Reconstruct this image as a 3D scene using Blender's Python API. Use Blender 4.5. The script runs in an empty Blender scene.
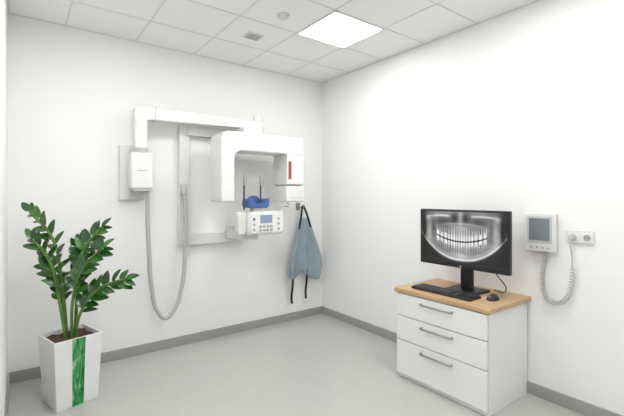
import bpy, bmesh, math, random
from mathutils import Vector, Matrix
random.seed(7)
scene = bpy.context.scene
col = scene.collection
scene.view_settings.view_transform = 'Standard'
scene.view_settings.look = 'None'
scene.view_settings.exposure = 0.0

H = 2.6; XL = -2.80; YB = -4.7

# ---------------------------------------------------------------- materials
def mat(name, color, rough=0.5, metallic=0.0, var=0.0, scale=8.0, bump=0.0, bscale=200.0, coat=0.0, emis=None, estr=0.0):
    m = bpy.data.materials.new(name); m.use_nodes = True
    nt = m.node_tree; b = nt.nodes["Principled BSDF"]
    b.inputs["Roughness"].default_value = rough
    b.inputs["Metallic"].default_value = metallic
    b.inputs["Coat Weight"].default_value = coat
    c = (*color, 1)
    tc = nt.nodes.new("ShaderNodeTexCoord")
    nz = nt.nodes.new("ShaderNodeTexNoise"); nz.inputs["Scale"].default_value = scale
    nz.inputs["Detail"].default_value = 3
    nt.links.new(tc.outputs["Object"], nz.inputs["Vector"])
    rp = nt.nodes.new("ShaderNodeValToRGB")
    rp.color_ramp.elements[0].position = 0.3; rp.color_ramp.elements[1].position = 0.7
    rp.color_ramp.elements[0].color = (*[max(0, x*(1-var)) for x in color], 1)
    rp.color_ramp.elements[1].color = (*[min(1, x*(1+var)) for x in color], 1)
    nt.links.new(nz.outputs["Fac"], rp.inputs["Fac"])
    nt.links.new(rp.outputs["Color"], b.inputs["Base Color"])
    if bump > 0:
        n2 = nt.nodes.new("ShaderNodeTexNoise"); n2.inputs["Scale"].default_value = bscale
        nt.links.new(tc.outputs["Object"], n2.inputs["Vector"])
        bp = nt.nodes.new("ShaderNodeBump"); bp.inputs["Strength"].default_value = bump
        bp.inputs["Distance"].default_value = 0.002
        nt.links.new(n2.outputs["Fac"], bp.inputs["Height"])
        nt.links.new(bp.outputs["Normal"], b.inputs["Normal"])
    if emis:
        b.inputs["Emission Color"].default_value = (*emis, 1)
        b.inputs["Emission Strength"].default_value = estr
    return m

M = {}
M['wall'] = mat("wall_paint", (0.90,0.90,0.895), 0.9, var=0.004, scale=3, bump=0.1, bscale=150)
M['ceil'] = mat("ceiling_tile", (0.90,0.90,0.895), 0.95, var=0.01, scale=60, bump=0.2, bscale=300)
M['tbar'] = mat("ceiling_grid", (0.74,0.74,0.73), 0.6)
M['floor'] = mat("grey_vinyl", (0.49,0.49,0.47), 0.25, var=0.02, scale=25, bump=0.04)
M['base'] = mat("grey_baseboard", (0.35,0.35,0.335), 0.5, var=0.02)
M['white'] = mat("white_enamel", (0.82,0.82,0.81), 0.25, var=0.003)
M['white2'] = mat("offwhite_plastic", (0.74,0.74,0.73), 0.35, var=0.003)
M['lac'] = mat("white_lacquer", (0.86,0.86,0.85), 0.35)
M['grey'] = mat("grey_plastic", (0.38,0.39,0.40), 0.45)
M['lgrey'] = mat("light_grey_plastic", (0.52,0.53,0.53), 0.45)
M['hose'] = mat("hose_rubber", (0.48,0.49,0.49), 0.5)
M['dark'] = mat("dark_grey", (0.07,0.075,0.08), 0.5)
M['gap'] = mat("drawer_gap", (0.2,0.2,0.2), 0.8)
M['black'] = mat("black_plastic", (0.010,0.010,0.012), 0.4)
M['key'] = mat("black_keycap", (0.03,0.03,0.033), 0.5)
M['metal'] = mat("brushed_steel", (0.32,0.32,0.32), 0.35, metallic=0.85)
M['blue'] = mat("blue_plastic", (0.06,0.13,0.36), 0.35)
M['lcd'] = mat("lcd_blue", (0.25,0.32,0.45), 0.3, emis=(0.3,0.42,0.65), estr=0.08)
M['gscreen'] = mat("grey_display", (0.20,0.23,0.25), 0.25)
M['brown'] = mat("sensor_window", (0.33,0.07,0.04), 0.35)
M['cloth'] = mat("apron_cloth", (0.27,0.35,0.39), 0.75, var=0.06, scale=10, bump=0.2, bscale=60)
M['strap'] = mat("black_strap", (0.015,0.015,0.017), 0.8)
M['soil'] = mat("soil", (0.10,0.05,0.03), 0.95, var=0.5, scale=60, bump=1, bscale=80)
M['leaf'] = mat("zz_leaf", (0.020,0.085,0.016), 0.24, var=0.45, scale=14, coat=0.3)
M['leaf2'] = mat("zz_leaf_young", (0.045,0.15,0.025), 0.24, var=0.3, scale=14, coat=0.3)
M['stem'] = mat("zz_stem", (0.10,0.21,0.04), 0.4, var=0.3, scale=20)
M['panel'] = mat("led_diffuser", (0.9,0.9,0.9), 0.5, emis=(1,0.995,0.98), estr=19.0)

# wood
def wood():
    m = bpy.data.materials.new("beech_wood"); m.use_nodes=True
    nt=m.node_tree; b=nt.nodes["Principled BSDF"]; b.inputs["Roughness"].default_value=0.4
    tc=nt.nodes.new("ShaderNodeTexCoord"); mp=nt.nodes.new("ShaderNodeMapping")
    mp.inputs["Scale"].default_value=(30,2.5,30)
    n=nt.nodes.new("ShaderNodeTexNoise"); n.inputs["Scale"].default_value=2; n.inputs["Detail"].default_value=5
    r=nt.nodes.new("ShaderNodeValToRGB")
    r.color_ramp.elements[0].color=(0.46,0.29,0.145,1); r.color_ramp.elements[1].color=(0.60,0.42,0.25,1)
    r.color_ramp.elements[0].position=0.3; r.color_ramp.elements[1].position=0.7
    nt.links.new(tc.outputs["Object"],mp.inputs[0]); nt.links.new(mp.outputs[0],n.inputs["Vector"])
    nt.links.new(n.outputs["Fac"],r.inputs[0]); nt.links.new(r.outputs[0],b.inputs["Base Color"])
    return m
M['wood']=wood()
def grass():
    m = bpy.data.materials.new("green_print"); m.use_nodes=True
    nt=m.node_tree; b=nt.nodes["Principled BSDF"]; b.inputs["Roughness"].default_value=0.35
    tc=nt.nodes.new("ShaderNodeTexCoord"); mp=nt.nodes.new("ShaderNodeMapping")
    mp.inputs["Rotation"].default_value=(0,0.6,0); mp.inputs["Scale"].default_value=(9,9,3)
    n=nt.nodes.new("ShaderNodeTexNoise"); n.inputs["Scale"].default_value=3; n.inputs["Detail"].default_value=4; n.inputs["Distortion"].default_value=1.5
    r=nt.nodes.new("ShaderNodeValToRGB"); e=r.color_ramp.elements
    e[0].color=(0.005,0.09,0.03,1); e[0].position=0.3
    e[1].color=(0.50,0.68,0.42,1); e[1].position=0.72
    x=e.new(0.48); x.color=(0.02,0.26,0.07,1)
    x=e.new(0.60); x.color=(0.10,0.38,0.12,1)
    nt.links.new(tc.outputs["Object"],mp.inputs[0]); nt.links.new(mp.outputs[0],n.inputs["Vector"])
    nt.links.new(n.outputs["Fac"],r.inputs[0]); nt.links.new(r.outputs[0],b.inputs["Base Color"])
    return m
M['grass']=grass()

# ---------------------------------------------------------------- helpers
def empty(name, loc):
    e = bpy.data.objects.new(name, None); e.location = loc; e.empty_display_size=0.1
    col.objects.link(e); return e
def attach(o, parent):
    if parent is not None:
        o.parent = parent
        o.matrix_parent_inverse = Matrix.Translation(-Vector(parent.location))
    return o
def from_bm(name, bm, m, parent=None, smooth=False):
    me = bpy.data.meshes.new(name); bm.normal_update(); bm.to_mesh(me); bm.free()
    me.materials.append(m)
    if smooth:
        for p in me.polygons: p.use_smooth = True
    o = bpy.data.objects.new(name, me); col.objects.link(o)
    return attach(o, parent)
def add_bevel(o, w, seg=3):
    b=o.modifiers.new("bevel",'BEVEL'); b.width=w; b.segments=seg; b.limit_method='ANGLE'; b.angle_limit=math.radians(35)
    for p in o.data.polygons: p.use_smooth=True
    wn=o.modifiers.new("wn",'WEIGHTED_NORMAL'); wn.keep_sharp=True
def bm_box(bm, x0,x1,y0,y1,z0,z1):
    v=[bm.verts.new((x,y,z)) for z in (z0,z1) for y in (y0,y1) for x in (x0,x1)]
    for f in ((0,2,3,1),(4,5,7,6),(0,1,5,4),(2,6,7,3),(0,4,6,2),(1,3,7,5)):
        bm.faces.new([v[i] for i in f])
def box(name,x0,x1,y0,y1,z0,z1,m,parent=None,bevel=0.0,seg=3):
    x0,x1=sorted((x0,x1)); y0,y1=sorted((y0,y1)); z0,z1=sorted((z0,z1))
    bm=bmesh.new(); bm_box(bm,x0,x1,y0,y1,z0,z1)
    o=from_bm(name,bm,m,parent)
    if bevel: add_bevel(o,bevel,seg)
    return o
def cyl(name,p0,p1,r,m,parent=None,r2=None,seg=32,bevel=0.0):
    p0=Vector(p0);p1=Vector(p1); d=p1-p0
    bm=bmesh.new()
    bmesh.ops.create_cone(bm,cap_ends=True,segments=seg,radius1=r,radius2=r if r2 is None else r2,depth=d.length)
    q=d.to_track_quat('Z','Y').to_matrix().to_4x4()
    bmesh.ops.transform(bm,matrix=Matrix.Translation((p0+p1)/2)@q,verts=bm.verts)
    o=from_bm(name,bm,m,parent)
    add_bevel(o,bevel if bevel else min(r,d.length)*0.04,2)
    return o
def tube(name,pts,r,m,parent=None,res=8,smoothc=True):
    cu=bpy.data.curves.new(name,'CURVE'); cu.dimensions='3D'; cu.bevel_depth=r; cu.bevel_resolution=3; cu.use_fill_caps=True
    if smoothc:
        s=cu.splines.new('BEZIER'); s.bezier_points.add(len(pts)-1)
        for bp,p in zip(s.bezier_points,pts):
            bp.co=p; bp.handle_left_type='AUTO'; bp.handle_right_type='AUTO'
        s.resolution_u=res
    else:
        s=cu.splines.new('POLY'); s.points.add(len(pts)-1)
        for bp,p in zip(s.points,pts): bp.co=(*p,1)
    t=bpy.data.objects.new("tmp",cu); col.objects.link(t)
    bpy.context.view_layer.update()
    dg=bpy.context.evaluated_depsgraph_get()
    me=bpy.data.meshes.new_from_object(t.evaluated_get(dg)); me.name=name
    bpy.data.objects.remove(t)
    me.materials.clear(); me.materials.append(m)
    for p in me.polygons: p.use_smooth=True
    o=bpy.data.objects.new(name,me); col.objects.link(o)
    return attach(o,parent)
def rrect(x0,x1,z0,z1,r,n=6):
    pts=[]
    for cx,cz,a in ((x1-r,z1-r,0),(x0+r,z1-r,90),(x0+r,z0+r,180),(x1-r,z0+r,270)):
        for i in range(n+1):
            t=math.radians(a+90*i/n); pts.append((cx+r*math.cos(t),cz+r*math.sin(t)))
    return pts
def prism_xz(name,pts,y0,y1,m,parent=None,bevel=0.0):
    """polygon in XZ plane extruded along Y"""
    bm=bmesh.new()
    a=[bm.verts.new((x,y0,z)) for x,z in pts]; b=[bm.verts.new((x,y1,z)) for x,z in pts]
    bm.faces.new(a); bm.faces.new(b[::-1]); n=len(pts)
    for i in range(n):
        bm.faces.new((a[i],b[i],b[(i+1)%n],a[(i+1)%n]))
    bmesh.ops.recalc_face_normals(bm,faces=bm.faces)
    o=from_bm(name,bm,m,parent)
    if bevel: add_bevel(o,bevel,3)
    return o
def arc(cx,cz,r,a0,a1,n=8):
    return [(cx+r*math.cos(math.radians(a0+(a1-a0)*i/n)),cz+r*math.sin(math.radians(a0+(a1-a0)*i/n))) for i in range(n+1)]

# ---------------------------------------------------------------- room
box("floor",XL-0.1,0.1,YB-0.1,0.1,-0.1,0,M['floor'])
box("wall_back",XL-0.1,0.1,0,0.1,0,H+0.1,M['wall'])
box("wall_right",0,0.1,YB,0,0,H+0.1,M['wall'])
box("wall_left",XL-0.1,XL,YB,0,0,H+0.1,M['wall'])
box("wall_front",XL-0.1,0.1,YB-0.1,YB,0,H+0.1,M['wall'])
bh=0.078
box("baseboard_back",XL,0,-0.012,0,0,bh,M['base'],bevel=0.004)
box("baseboard_right",-0.012,0,YB,-0.012,0,bh,M['base'],bevel=0.004)
box("baseboard_left",XL,XL+0.012,YB,-0.012,0,bh,M['base'],bevel=0.004)
box("baseboard_front",XL+0.012,-0.012,YB,YB+0.012,0,bh,M['base'],bevel=0.004)
box("ceiling",XL-0.1,0.1,YB-0.1,0.1,H,H+0.1,M['ceil'])
px,py=0.489,0.47
xs=[-0.5-px*i for i in range(-1,5)]; ys=[0.005-py*i for i in range(0,11)]
bm=bmesh.new()
for x in xs:
    if XL<x<-0.02: bm_box(bm,x-0.005,x+0.005,YB,0,H-0.003,H+0.001)
for y in ys:
    if YB<y<-0.02: bm_box(bm,XL,0,y-0.005,y+0.005,H-0.003,H+0.001)
bm_box(bm,XL,0,-0.012,0,H-0.004,H+0.001); bm_box(bm,-0.012,0,YB,0,H-0.004,H+0.001)
bm_box(bm,XL,XL+0.012,YB,0,H-0.004,H+0.001)
g=from_bm("trim_ceiling_grid",bm,M['tbar'])
def light_panel(ix,iy):
    x1=xs[ix]; x0=x1-px; y1=ys[iy]; y0=y1-py
    e=empty("ceiling_light_panel",((x0+x1)/2,(y0+y1)/2,H))
    box("diffuser",x0+0.012,x1-0.012,y0+0.012,y1-0.012,H-0.008,H-0.002,M['panel'],e)
    bm=bmesh.new()
    for a in ((x0,x1,y0,y0+0.012),(x0,x1,y1-0.012,y1),(x0,x0+0.012,y0+0.012,y1-0.012),(x1-0.012,x1,y0+0.012,y1-0.012)):
        bm_box(bm,*a,H-0.010,H)
    from_bm("frame",bm,M['white'],e)
light_panel(1,2); light_panel(4,2)  # first panel is in view; second is unseen, added to brighten the back wall
light_panel(1,5); light_panel(4,5); light_panel(2,8)  # unseen panels, added above and behind the camera to fill the room with light
e=empty("smoke_detector",(-1.237,-1.126,H))
cyl("base",(-1.237,-1.126,H-0.010),(-1.237,-1.126,H),0.045,M['white2'],e)
cyl("dome",(-1.237,-1.126,H-0.030),(-1.237,-1.126,H-0.010),0.022,M['white2'],e,r2=0.035,bevel=0.004)
e=empty("ceiling_vent",(-1.236,-0.677,H))
box("frame",-1.306,-1.166,-0.737,-0.617,H-0.008,H,M['white2'],e,bevel=0.003)
for i in range(4):
    box(f"slat_{i+1}",-1.29,-1.182,-0.722+i*0.025,-0.710+i*0.025,H-0.011,H-0.007,M['grey'],e)

# ---------------------------------------------------------------- drawer cabinet
cx0,cx1=-0.50,-0.014; cy0,cy1=-2.235,-1.545
e=empty("drawer_cabinet",(-0.26,-1.89,0))
box("carcass",cx0+0.002,cx1,cy0,cy1,0.0,0.618,M['lac'],e,bevel=0.003)
box("wood_top",-0.525,0.0-0.001,-2.257,-1.525,0.618,0.648,M['wood'],e,bevel=0.004)
zs=[(0.456,0.612),(0.282,0.450),(0.035,0.276)]
box("shadow_gap",cx0-0.004,cx0+0.004,cy0+0.006,cy1-0.006,0.03,0.614,M['gap'],e)
for i,(a,b) in enumerate(zs):
    box(f"drawer_{i+1}",cx0-0.020,cx0-0.002,cy0+0.001,cy1-0.001,a,b,M['lac'],e,bevel=0.003)
    hz=b-0.040
    yc=-1.885
    tube(f"handle_{i+1}",[(cx0-0.019,yc+0.12,hz),(cx0-0.040,yc+0.118,hz),(cx0-0.046,yc+0.105,hz),(cx0-0.046,yc-0.105,hz),(cx0-0.040,yc-0.118,hz),(cx0-0.019,yc-0.12,hz)],0.0065,M['metal'],e,smoothc=False)
TT=0.6485
# ---------------------------------------------------------------- monitor
e=empty("computer_monitor",(-0.2,-1.91,TT))
mx=-0.29; my0,my1=-2.254,-1.578; mz0,mz1=0.817,1.221
box("bezel",mx,mx+0.035,my0,my1,mz0,mz1,M['black'],e,bevel=0.006)
box("rear_housing",mx+0.035,mx+0.060,my0+0.09,my1-0.09,mz0+0.05,mz1-0.06,M['black'],e,bevel=0.012)
cyl("hinge",(mx+0.05,-1.91,1.0),(mx+0.095,-1.91,1.0),0.03,M['black'],e)
box("neck",-0.215,-0.180,-1.955,-1.865,TT+0.01,1.04,M['black'],e,bevel=0.01)
box("foot",-0.30,-0.10,-2.03,-1.79,TT,TT+0.014,M['black'],e,bevel=0.006)
cyl("badge",(mx-0.0008,-1.916,mz0+0.012),(mx+0.001,-1.916,mz0+0.012),0.006,M['lgrey'],e)
# the radiograph displayed on the screen, stored as per-vertex grey values
def sm(a,b,x):
    t=max(0,min(1,(x-a)/(b-a))); return t*t*(3-2*t)
EDG=[0,0.060,0.115,0.175,0.240,0.310,0.405,0.505,0.60]
TJ=[0.02,-0.015,0.03,0.0,-0.02,0.01,-0.03,0.0]
def xr(u,v):
    x=(u-0.5)*2; y=v*2-1; ax=abs(x)
    def g(sa,sb,cx,cy): return math.exp(-((x-cx)/sa)**2-((y-cy)/sb)**2)
    cloud=0.05*math.sin(x*5.3+2*math.sin(y*3.1))*math.cos(y*4.7+x*2)+0.03*math.sin(x*17+y*9)*math.sin(y*15-x*6)
    val=0.44+cloud
    val*=math.exp(-(ax/0.94)**8)
    val+=0.24*g(0.05,0.30,0,0.80)+0.20*g(0.22,0.16,0,0.36)
    for s in (-1,1):
        val-=0.26*g(0.085,0.20,s*0.13,0.74)             # nasal cavity
        val-=0.24*g(0.17,0.17,s*0.43,0.62)              # sinus
        val+=0.20*math.exp(-((y-0.84+0.25*(ax-0.4)**2)/0.04)**2)*(1 if ax>0.25 else 0)*math.exp(-((ax-0.5)/0.3)**4)
        val+=0.24*g(0.085,0.52,s*0.79,0.20)             # ramus
        val+=0.26*g(0.05,0.10,s*0.82,0.74)              # condyle
        val-=0.30*g(0.05,0.50,s*0.92,0.25)
        val-=0.18*g(0.04,0.32,s*0.68,0.38)
    val+=0.22*math.exp(-((y-0.50-0.05*math.cos(x*4))/0.03)**2)*math.exp(-(x/0.55)**4)
    # mandible : thick U with bright cortical border, dark outside
    jc=-0.72+0.95*ax**2.3
    val+=0.12*math.exp(-((y-jc)/0.16)**2)
    val+=0.34*math.exp(-((y-jc+0.10)/0.035)**2)
    val-=0.12*math.exp(-((y-jc-0.10)/0.03)**2)*sm(0.2,0.3,ax)*sm(0.7,0.6,ax)
    val+=0.14*g(0.10,0.12,0,-0.66)
    val*=1-0.80*sm(jc-0.13,jc-0.22,y)
    # teeth : arch curved up towards the ears
    yc=-0.14+0.62*x*x
    if ax<0.60:
        for n,(a,b) in enumerate(zip(EDG,EDG[1:])):
            if a<=ax<b:
                ew=min(ax-a,b-ax)/(b-a)*2; mol=n>=5; tj=TJ[n]
        dy=y-yc; d=abs(dy); up=dy>0
        cl=(0.22 if up else 0.19)+tj; rl=(0.50 if up else 0.44)+2*tj
        edge=0.02+0.03*(1-ew)
        if d<edge: val=0.16+0.1*(ax>0.45)
        elif d<cl:
            w=sm(0.0,0.45,ew)
            val=0.40*(1-w)+w*(0.95-0.16*(d/cl)+0.04*math.sin(x*31))
        elif d<rl:
            tp=(d-cl)/(rl-cl)
            if mol: w=sm(0.75,0.35,abs(ew-0.5)*2+0.4*tp)
            else: w=sm(0.10+0.55*tp,0.45+0.55*tp,ew)
            val=val*(1-0.12*(1-w))+0.28*w*(1-tp*0.7)
            if ew>0.86: val-=0.10*(1-tp)
    if v<0.045: val=0.10
    return max(0.02,min(1,val))
NU,NV=260,148
sy0,sy1=my0+0.014,my1-0.014; sz0,sz1=mz0+0.026,mz1-0.014
verts=[];faces=[];cols=[]
for j in range(NV+1):
    for i in range(NU+1):
        u=i/NU;v=j/NV
        verts.append((mx-0.0012, sy1+(sy0-sy1)*u, sz0+(sz1-sz0)*v)); c=xr(u,v)**1.85; cols.append((c,c,c,1))
for j in range(NV):
    for i in range(NU):
        a=j*(NU+1)+i; faces.append((a,a+1,a+NU+2,a+NU+1))
me=bpy.data.meshes.new("screen"); me.from_pydata(verts,[],faces)
at=me.color_attributes.new("xray",'FLOAT_COLOR','POINT')
for i,c in enumerate(cols): at.data[i].color=c
ms=bpy.data.materials.new("radiograph_screen"); ms.use_nodes=True
nt=ms.node_tree; b=nt.nodes["Principled BSDF"]
an=nt.nodes.new("ShaderNodeVertexColor"); an.layer_name="xray"
b.inputs["Base Color"].default_value=(0.008,0.008,0.008,1); b.inputs["Roughness"].default_value=0.4
nt.links.new(an.outputs["Color"],b.inputs["Emission Color"]); b.inputs["Emission Strength"].default_value=1.0
me.materials.append(ms)
o=bpy.data.objects.new("screen",me); col.objects.link(o); attach(o,e)
tube("cable",[(mx+0.05,-2.08,0.88),(-0.2,-2.13,0.79),(-0.15,-2.16,0.71),(-0.11,-2.13,TT+0.02),(-0.07,-2.07,TT+0.008),(-0.05,-2.03,TT+0.008)],0.0035,M['black'],e)

# ---------------------------------------------------------------- keyboard
e=empty("computer_keyboard",(-0.38,-1.85,TT))
kx0,kx1=-0.455,-0.315; ky0,ky1=-2.085,-1.625
box("body",kx0,kx1,ky0,ky1,TT,TT+0.014,M['black'],e,bevel=0.004)
bm=bmesh.new()
def keys(y_hi,n,w,rows=6):
    for r in range(rows):
        for c in range(n):
            ya=y_hi-c*w
            xa=kx1-0.008-r*0.0215
            bm_box(bm,xa-0.018,xa,ya-w+0.003,ya,TT+0.012,TT+0.0195)
keys(ky1-0.008,15,0.0196); keys(ky1-0.312,3,0.0196); keys(ky1-0.380,4,0.018)
from_bm("keys",bm,M['key'],e)
# ---------------------------------------------------------------- mouse
e=empty("computer_mouse",(-0.275,-2.15,TT))
bm=bmesh.new(); bmesh.ops.create_uvsphere(bm,u_segments=28,v_segments=16,radius=1)
for v in bm.verts:
    v.co.x*=0.054; v.co.y*=0.034; v.co.z=max(v.co.z,0)*0.036
    v.co.z*=1-0.25*(v.co.x/-0.054 if v.co.x<0 else 0)
bmesh.ops.transform(bm,matrix=Matrix.Translation((-0.285,-2.145,TT)),verts=bm.verts)
from_bm("shell",bm,M['black'],e,smooth=True)
cyl("wheel",(-0.318,-2.148,TT+0.024),(-0.318,-2.142,TT+0.024),0.007,M['grey'],e)
box("button_seam",-0.335,-0.30,-2.1456,-2.1444,TT+0.02,TT+0.0295,M['grey'],e)

# ---------------------------------------------------------------- wall control unit
e=empty("wall_control_panel",(0,-2.324,1.08))
box("backplate",-0.015,0,-2.412,-2.236,0.965,1.195,M['lgrey'],e,bevel=0.006)
box("housing",-0.045,-0.012,-2.42,-2.228,0.957,1.207,M['white2'],e,bevel=0.010)
box("display_frame",-0.048,-0.044,-2.398,-2.250,1.012,1.185,M['lgrey'],e,bevel=0.003)
box("display",-0.050,-0.047,-2.385,-2.262,1.03,1.172,M['gscreen'],e,bevel=0.002)
for i in range(4):
    cyl(f"button_{i+1}",(-0.048,-2.275-i*0.034,0.985),(-0.044,-2.275-i*0.034,0.985),0.007,M['grey'],e)
path=[(-0.03,-2.351,0.96),(-0.035,-2.343,0.90),(-0.035,-2.337,0.83),(-0.035,-2.339,0.743),(-0.035,-2.365,0.665),(-0.035,-2.425,0.645),(-0.035,-2.480,0.695),(-0.035,-2.503,0.79),(-0.035,-2.508,0.89)]
def cr(P,t):
    n=len(P)-1; i=min(int(t*n),n-1); f=t*n-i
    p=[Vector(P[max(0,min(n,i+k))]) for k in (-1,0,1,2)]
    return 0.5*((2*p[1])+(-p[0]+p[2])*f+(2*p[0]-5*p[1]+4*p[2]-p[3])*f*f+(-p[0]+3*p[1]-3*p[2]+p[3])*f**3)
pts=[]; turns=46; N=turns*10
for i in range(N+1):
    t=i/N; c=cr(path,t); d=(cr(path,min(1,t+0.002))-cr(path,max(0,t-0.002))).normalized()
    n=Vector((1,0,0)); s=d.cross(n).normalized(); n=s.cross(d)
    a=2*math.pi*turns*t; R=0.0125*min(1,t*20,(1-t)*20+0.05)
    pts.append(tuple(c+(n*math.cos(a)+s*math.sin(a))*R))
tube("coiled_cord",pts,0.0036,M['lgrey'],e,smoothc=False)
tube("straight_cord",[pts[-1],(-0.04,-2.508,0.95),(-0.058,-2.505,1.02),(-0.055,-2.503,1.05)],0.004,M['lgrey'],e)
# ---------------------------------------------------------------- wall outlet
e=empty("wall_outlet",(0,-2.54,1.064))
box("frame",-0.010,0,-2.616,-2.464,1.024,1.106,M['white2'],e,bevel=0.004)
for i,yc in enumerate((-2.503,-2.577)):
    box(f"insert_{i+1}",-0.013,-0.008,yc-0.031,yc+0.031,1.034,1.096,M['white'],e,bevel=0.003)
    bm=bmesh.new(); n=32
    for (r0,x0),(r1,x1) in (((0.024,-0.0135),(0.021,-0.0155)),((0.021,-0.0155),(0.019,-0.0135))):
        A=[bm.verts.new((x0,yc+r0*math.cos(2*math.pi*k/n),1.065+r0*math.sin(2*math.pi*k/n))) for k in range(n)]
        B=[bm.verts.new((x1,yc+r1*math.cos(2*math.pi*k/n),1.065+r1*math.sin(2*math.pi*k/n))) for k in range(n)]
        for k in range(n): bm.faces.new((A[k],A[(k+1)%n],B[(k+1)%n],B[k]))
    from_bm(f"socket_ring_{i+1}",bm,M['white2'],e,smooth=True)
    cyl(f"socket_well_{i+1}",(-0.0138,yc,1.065),(-0.009,yc,1.065),0.019,M['grey'],e)
    if i==1:
        for k in (-1,1): cyl(f"pin_hole_{k+2}",(-0.0145,yc+k*0.0095,1.065),(-0.012,yc+k*0.0095,1.065),0.003,M['dark'],e)
cyl("plug",(-0.045,-2.503,1.065),(-0.0135,-2.503,1.065),0.017,M['lgrey'],e,bevel=0.003)
cyl("plug_neck",(-0.055,-2.503,1.048),(-0.038,-2.503,1.065),0.008,M['lgrey'],e)

# ---------------------------------------------------------------- intraoral x-ray arm
e=empty("dental_xray_arm",(-1.95,0,1.5))
box("wall_plate",-2.095,-1.90,-0.05,0,1.285,1.73,M['white2'],e,bevel=0.008)
box("spacer",-2.01,-1.91,-0.09,-0.04,1.40,1.64,M['white'],e,bevel=0.006)
box("control_box",-2.040,-1.872,-0.20,-0.08,1.375,1.665,M['white'],e,bevel=0.018)
box("label",-2.0,-1.92,-0.202,-0.199,1.515,1.522,M['grey'],e)
box("lower_cap",-2.025,-1.887,-0.19,-0.09,1.355,1.38,M['lgrey'],e,bevel=0.006)
cyl("collar",(-1.96,-0.145,1.66),(-1.96,-0.145,1.70),0.053,M['lgrey'],e)
box("post",-2.008,-1.915,-0.19,-0.10,1.69,2.0,M['white'],e,bevel=0.016)
prism_xz("horizontal_arm",[(-2.010,1.915),(-1.99,1.905),(-1.88,1.93),(-0.88,1.955),(-0.87,1.965),(-0.87,2.025),(-0.88,2.03),(-1.99,2.03),(-2.010,2.015)],-0.192,-0.098,M['white'],e,bevel=0.012)
cyl("arm_joint",(-0.905,-0.145,1.89),(-0.905,-0.145,2.085),0.042,M['white'],e,bevel=0.008)
cyl("arm_joint_ring",(-0.905,-0.145,1.955),(-0.905,-0.145,1.962),0.050,M['lgrey'],e)
box("arm_seam",-1.86,-1.855,-0.194,-0.096,1.925,2.032,M['lgrey'],e)
hose=[(-1.905,-0.13,1.37),(-1.900,-0.12,1.15),(-1.89,-0.12,0.878),(-1.866,-0.12,0.548),(-1.819,-0.12,0.359),(-1.754,-0.12,0.298),(-1.689,-0.12,0.353),(-1.629,-0.12,0.514),(-1.595,-0.12,0.854),(-1.587,-0.11,1.155),(-1.600,-0.105,1.37)]
tube("hose",hose,0.0175,M['hose'],e,res=14)
cyl("hose_collar",(-1.905,-0.13,1.33),(-1.905,-0.13,1.37),0.024,M['lgrey'],e)
cyl("handpiece",(-1.598,-0.105,1.33),(-1.603,-0.105,1.42),0.028,M['lgrey'],e,bevel=0.008)

# ---------------------------------------------------------------- panoramic x-ray machine
e=empty("panoramic_xray_machine",(-1.1,0,1.3))
box("wall_column",-1.622,-1.556,-0.06,0,0.885,1.95,M['white2'],e,bevel=0.006)
box("column_cap",-1.556,-1.530,-0.045,0,0.90,1.94,M['white'],e,bevel=0.004)
box("upper_beam",-1.556,-0.80,-0.06,0,1.855,1.95,M['white2'],e,bevel=0.006)
box("lower_beam",-1.556,-0.98,-0.06,0,0.885,0.985,M['white2'],e,bevel=0.006)
cyl("hose_bracket",(-1.600,-0.09,1.40),(-1.600,-0.055,1.40),0.015,M['lgrey'],e)
box("upper_support_arm",-1.15,-0.97,-0.36,-0.05,1.865,1.93,M['white'],e,bevel=0.012)
P=[]
P+=arc(-0.572-0.03,1.865-0.03,0.03,0,90,6)
P+=arc(-1.405+0.075,1.865-0.075,0.075,90,180,10)
P+=arc(-1.405+0.02,1.27+0.02,0.02,180,270,5)
P+=arc(-1.285-0.02,1.27+0.02,0.02,270,360,5)
P+=arc(-1.285+0.07,1.705-0.07,0.07,180,90,8)
P+=[(-0.572,1.705)]
prism_xz("rotating_gantry",P,-0.45,-0.20,M['white'],e,bevel=0.014)
box("gantry_groove",-1.33,-0.60,-0.452,-0.448,1.835,1.839,M['lgrey'],e)
box("sensor_head",-0.762,-0.572,-0.45,-0.20,1.425,1.71,M['white'],e,bevel=0.012)
box("sensor_window",-0.748,-0.716,-0.4535,-0.448,1.475,1.64,M['brown'],e,bevel=0.002)
box("sensor_joint",-0.75,-0.59,-0.43,-0.22,1.405,1.43,M['grey'],e)
box("cephalo_box",-0.775,-0.567,-0.46,-0.20,1.265,1.41,M['white'],e,bevel=0.014)
box("cephalo_stripe",-0.74,-0.60,-0.463,-0.459,1.30,1.306,M['lgrey'],e)
box("tube_window",-1.287,-1.283,-0.36,-0.29,1.35,1.55,M['lgrey'],e)
box("console_arm",-1.19,-1.03,-0.40,-0.05,0.93,1.03,M['white2'],e,bevel=0.012)
prism_xz("console_body",rrect(-1.19,-0.822,0.985,1.185,0.04),-0.50,-0.38,M['white2'],e,bevel=0.012)
prism_xz("console_face",rrect(-1.17,-0.842,1.0,1.17,0.03),-0.508,-0.498,M['white'],e,bevel=0.004)
prism_xz("console_side_knob",rrect(-1.265,-1.185,0.99,1.18,0.03),-0.47,-0.40,M['white2'],e,bevel=0.01)
box("console_display",-1.075,-0.955,-0.512,-0.506,1.085,1.155,M['lcd'],e,bevel=0.003)
for r in range(2):
    for c in range(4):
        box(f"console_key_{r*4+c+1}",-1.085+c*0.036,-1.060+c*0.036,-0.512,-0.506,1.015+r*0.03,1.034+r*0.03,M['grey'],e,bevel=0.002)
for k in range(3):
    cyl(f"console_button_l{k+1}",(-1.135,-0.513,1.03+k*0.045),(-1.135,-0.506,1.03+k*0.045),0.011,M['blue' if k==2 else 'grey'],e)
    cyl(f"console_button_r{k+1}",(-0.89,-0.513,1.03+k*0.045),(-0.89,-0.506,1.03+k*0.045),0.011,M['grey'],e)
box("chin_post",-1.12,-1.03,-0.47,-0.40,1.17,1.24,M['white2'],e,bevel=0.008)
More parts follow.
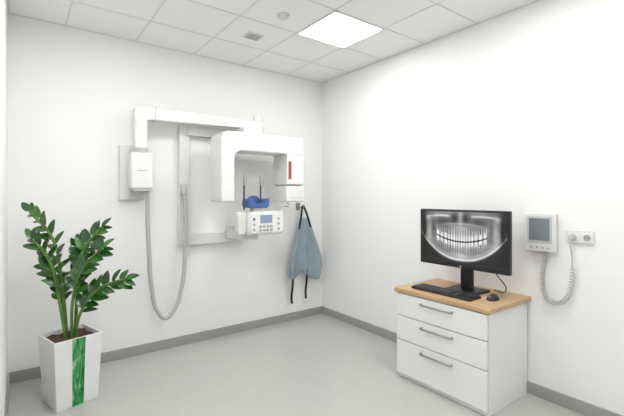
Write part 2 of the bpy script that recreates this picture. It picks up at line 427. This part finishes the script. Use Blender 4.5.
# blue chin rest: shallow curved cradle with a raised chin cup
U=[(-1.165,1.215),(-0.995,1.215),(-0.980,1.235),(-0.975,1.29),(-0.990,1.30),(-1.005,1.29),(-1.02,1.258),(-1.08,1.248),(-1.13,1.258),(-1.145,1.29),(-1.16,1.30),(-1.175,1.29),(-1.18,1.235)]
prism_xz("chin_rest",U,-0.50,-0.36,M['blue'],e,bevel=0.010)
prism_xz("chin_cup",arc(-1.078,1.25,0.075,0,180,14),-0.40,-0.375,M['blue'],e,bevel=0.008)
for i,(x,zt) in enumerate(((-1.190,1.50),(-1.030,1.495))):
    tube(f"temple_rod_{i+1}",[(x,-0.43,1.20),(x,-0.43,1.38),(x-0.004,-0.44,zt)],0.008,M['dark'],e)
    box(f"temple_pad_{i+1}",x-0.012,x+0.010,-0.462,-0.43,zt-0.09,zt+0.006,M['grey'],e,bevel=0.006)
tube("hand_grip",[(-0.86,-0.44,1.17),(-0.84,-0.46,1.22),(-0.80,-0.46,1.235),(-0.745,-0.44,1.23),(-0.73,-0.42,1.27)],0.011,M['lgrey'],e)

# ---------------------------------------------------------------- hook + apron
e=empty("wall_hook",(-0.334,0,1.2))
box("hook_plate",-0.36,-0.308,-0.012,0,1.17,1.25,M['metal'],e,bevel=0.003)
tube("hook",[(-0.334,-0.008,1.205),(-0.334,-0.06,1.20),(-0.334,-0.095,1.195),(-0.334,-0.115,1.23)],0.006,M['metal'],e)
e=empty("lead_apron",(-0.334,-0.1,1.0))
rows=[(1.085,-0.368,-0.262),(0.99,-0.40,-0.215),(0.86,-0.44,-0.165),(0.76,-0.475,-0.125),(0.66,-0.51,-0.092),(0.56,-0.525,-0.080),(0.50,-0.520,-0.088),(0.44,-0.505,-0.105)]
def interp(z):
    for (z0,a0,b0),(z1,a1,b1) in zip(rows,rows[1:]):
        if z<=z0 and z>=z1:
            f=(z0-z)/(z0-z1); return a0+(a1-a0)*f,b0+(b1-b0)*f
    return rows[-1][1:]
NC,NR=36,36
bm=bmesh.new(); grid=[]
for j in range(NR+1):
    row=[]
    for i in range(NC+1):
        c=i/NC
        if c<0.42: zb=0.475-0.03*math.sin(c/0.42*math.pi)+0.05*(c/0.42)**4
        else: zb=0.525-0.095*math.sin((c-0.42)/0.58*math.pi*0.75)
        z=1.085+(zb-1.085)*j/NR
        a,b=interp(z); x=a+(b-a)*c
        k=min(1,j/NR*1.3)
        y=-0.095-0.028*k*math.sin(c*math.pi*5.0+0.6)+0.027*k*math.exp(-((c-0.42)/0.07)**2)
        y+=0.02*k*math.cos(c*7+j*0.1)
        row.append(bm.verts.new((x,min(y,-0.04),z)))
    grid.append(row)
for j in range(NR):
    for i in range(NC): bm.faces.new((grid[j][i],grid[j+1][i],grid[j+1][i+1],grid[j][i+1]))
o=from_bm("apron_body",bm,M['cloth'],e,smooth=True)
s=o.modifiers.new("s",'SOLIDIFY'); s.thickness=0.010; s.offset=0
tube("neck_strap",[(-0.385,-0.10,0.97),(-0.365,-0.105,1.09),(-0.345,-0.10,1.19),(-0.332,-0.095,1.213),(-0.315,-0.10,1.19),(-0.275,-0.105,1.09),(-0.235,-0.10,0.99)],0.011,M['strap'],e)
for i,(x,z0,z1) in enumerate(((-0.465,0.50,0.20),(-0.285,0.54,0.225))):
    bm=bmesh.new()
    for k in range(12):
        za=z0+(z1-z0)*k/12; zb=z0+(z1-z0)*(k+1)/12; w=0.012
        xo=x+0.008*math.sin(k*0.5); xo2=x+0.008*math.sin((k+1)*0.5)
        v=[bm.verts.new(p) for p in ((xo-w,-0.085,za),(xo+w,-0.088,za),(xo2+w,-0.088,zb),(xo2-w,-0.085,zb))]
        bm.faces.new(v)
    o=from_bm(f"tie_{i+1}",bm,M['strap'],e); s=o.modifiers.new("s",'SOLIDIFY'); s.thickness=0.004

# ---------------------------------------------------------------- potted plant
PC=Vector((-2.468,-0.50,0)); rot=math.radians(15)
e=empty("potted_zz_plant",PC)
R=Matrix.Translation(PC)@Matrix.Rotation(rot,4,'Z')
def ring(bm,h,z): return [bm.verts.new(R@Vector((sx*h,sy*h,z))) for sx,sy in ((-1,-1),(1,-1),(1,1),(-1,1))]
bm=bmesh.new(); PH=0.430; hb,ht=0.120,0.140
r0=ring(bm,hb,0); r1=ring(bm,ht,PH); r2=ring(bm,ht-0.012,PH); r3=ring(bm,ht-0.016,PH-0.04)
bm.faces.new(r0[::-1])
for A,B in ((r0,r1),(r1,r2),(r2,r3)):
    for k in range(4): bm.faces.new((A[k],A[(k+1)%4],B[(k+1)%4],B[k]))
bm.faces.new(r3)
o=from_bm("pot",bm,M['white'],e); add_bevel(o,0.005,3)
bm=bmesh.new()
h=ht-0.017; N=14; G=[[bm.verts.new(R@Vector((-h+2*h*i/N,-h+2*h*j/N,PH-0.028+random.uniform(-0.006,0.008)))) for i in range(N+1)] for j in range(N+1)]
for j in range(N):
    for i in range(N): bm.faces.new((G[j][i],G[j][i+1],G[j+1][i+1],G[j+1][i]))
from_bm("soil",bm,M['soil'],e,smooth=True)
bm=bmesh.new()
def fp(x,z,off): return bm.verts.new(R@Vector((x,-(hb+(ht-hb)*z/PH)-off,z)))
A=[fp(-0.034,0.003,0.0015),fp(0.032,0.003,0.0015),fp(0.036,PH-0.003,0.0015),fp(-0.040,PH-0.003,0.0015)]
B=[fp(-0.034,0.003,-0.001),fp(0.032,0.003,-0.001),fp(0.036,PH-0.003,-0.001),fp(-0.040,PH-0.003,-0.001)]
bm.faces.new(A); bm.faces.new(B[::-1])
for k in range(4): bm.faces.new((A[(k+1)%4],A[k],B[k],B[(k+1)%4]))
from_bm("printed_stripe",bm,M['grass'],e)

RV=Vector((0.8018,-0.5976,0)); DV=Vector((0.5976,0.8018,0))
def W(r,d,z): return PC+RV*r+DV*d+Vector((0,0,z))
stems=[
 [(-0.02,0.0,0.39),(-0.055,0.0,0.74),(-0.13,0.02,1.04),(-0.285,0.03,1.215)],
 [(-0.01,-0.03,0.39),(-0.05,-0.05,0.70),(-0.085,-0.07,0.90),(-0.17,-0.10,1.05)],
 [(0.01,0.03,0.39),(0.02,0.05,0.74),(0.055,0.06,0.96),(0.17,0.06,1.11)],
 [(0.02,-0.02,0.39),(0.045,-0.04,0.68),(0.12,-0.06,0.86),(0.25,-0.08,0.99)],
 [(0.03,0.0,0.39),(0.075,-0.02,0.56),(0.20,-0.04,0.72),(0.38,-0.05,0.79)],
 [(-0.03,0.02,0.39),(-0.08,0.03,0.60),(-0.12,0.05,0.76),(-0.20,0.06,0.86)],
 [(0.0,0.05,0.39),(-0.01,0.09,0.66),(-0.02,0.11,0.86),(-0.01,0.13,1.02)],
]
lb=bmesh.new(); lb2=bmesh.new()
def leaf(bm,p,d,n,L,Wd):
    d=d.normalized(); s=d.cross(n).normalized(); n=s.cross(d).normalized()
    K=8; prev=None
    for k in range(K+1):
        t=k/K
        w=Wd*(math.sin(math.pi*min(1,t**0.8)))**0.65 if 0<t<1 else 0.0008
        c=p+d*L*t - n*(0.18*L*t*t)
        row=[c-s*w+n*w*0.22, c, c+s*w+n*w*0.22]
        vs=[]
        for q in row:
            q=q.copy(); q.x=max(q.x,XL+0.012); vs.append(bm.verts.new(q))
        if prev:
            bm.faces.new((prev[0],prev[1],vs[1],vs[0])); bm.faces.new((prev[1],prev[2],vs[2],vs[1]))
        prev=vs
for si,S in enumerate(stems):
    P=[W(*p) for p in S]
    tube(f"stem_{si+1}",[tuple(p) for p in P],0.0095,M['stem'],e,res=8)
    total=16
    for k in range(total):
        t=0.36+0.64*k/(total-1)
        c=cr([tuple(p) for p in P],t); tan=(cr([tuple(p) for p in P],min(1,t+0.01))-cr([tuple(p) for p in P],max(0,t-0.01))).normalized()
        side=tan.cross(DV).normalized()
        ph=random.uniform(-0.6,0.6)
        sgn=1 if k%2 else -1
        out=(side*sgn*math.cos(ph)-DV*math.sin(ph)*1.0)
        d=out*0.9+tan*(0.55+0.55*(k/total))+Vector((0,0,0.12))
        if k==total-1: d=tan
        n=(-DV*random.uniform(0.5,1.2)+Vector((0,0,0.8))+RV*random.uniform(-0.5,0.5))
        L=random.uniform(0.085,0.115)*(1.0 if k<total-3 else 0.85)
        leaf(lb if random.random()<0.65 else lb2,c,d,n,L,L*random.uniform(0.22,0.28))
for nm,b_,m_ in (("leaves",lb,M['leaf']),("young_leaves",lb2,M['leaf2'])):
    from_bm(nm,b_,m_,e,smooth=True)

# ---------------------------------------------------------------- world + camera
w=bpy.data.worlds.new("world"); scene.world=w; w.use_nodes=True
w.node_tree.nodes["Background"].inputs[0].default_value=(1,1,1,1); w.node_tree.nodes["Background"].inputs[1].default_value=0.5
cam=bpy.data.cameras.new("camera"); cam.sensor_width=36; cam.lens=389/624*36; cam.shift_y=-11/624; cam.clip_start=0.02
co=bpy.data.objects.new("camera",cam); col.objects.link(co)
co.location=(-2.72,-3.459,1.31)
co.rotation_euler=(math.radians(90),0,math.radians(53.3-90))
scene.camera=co
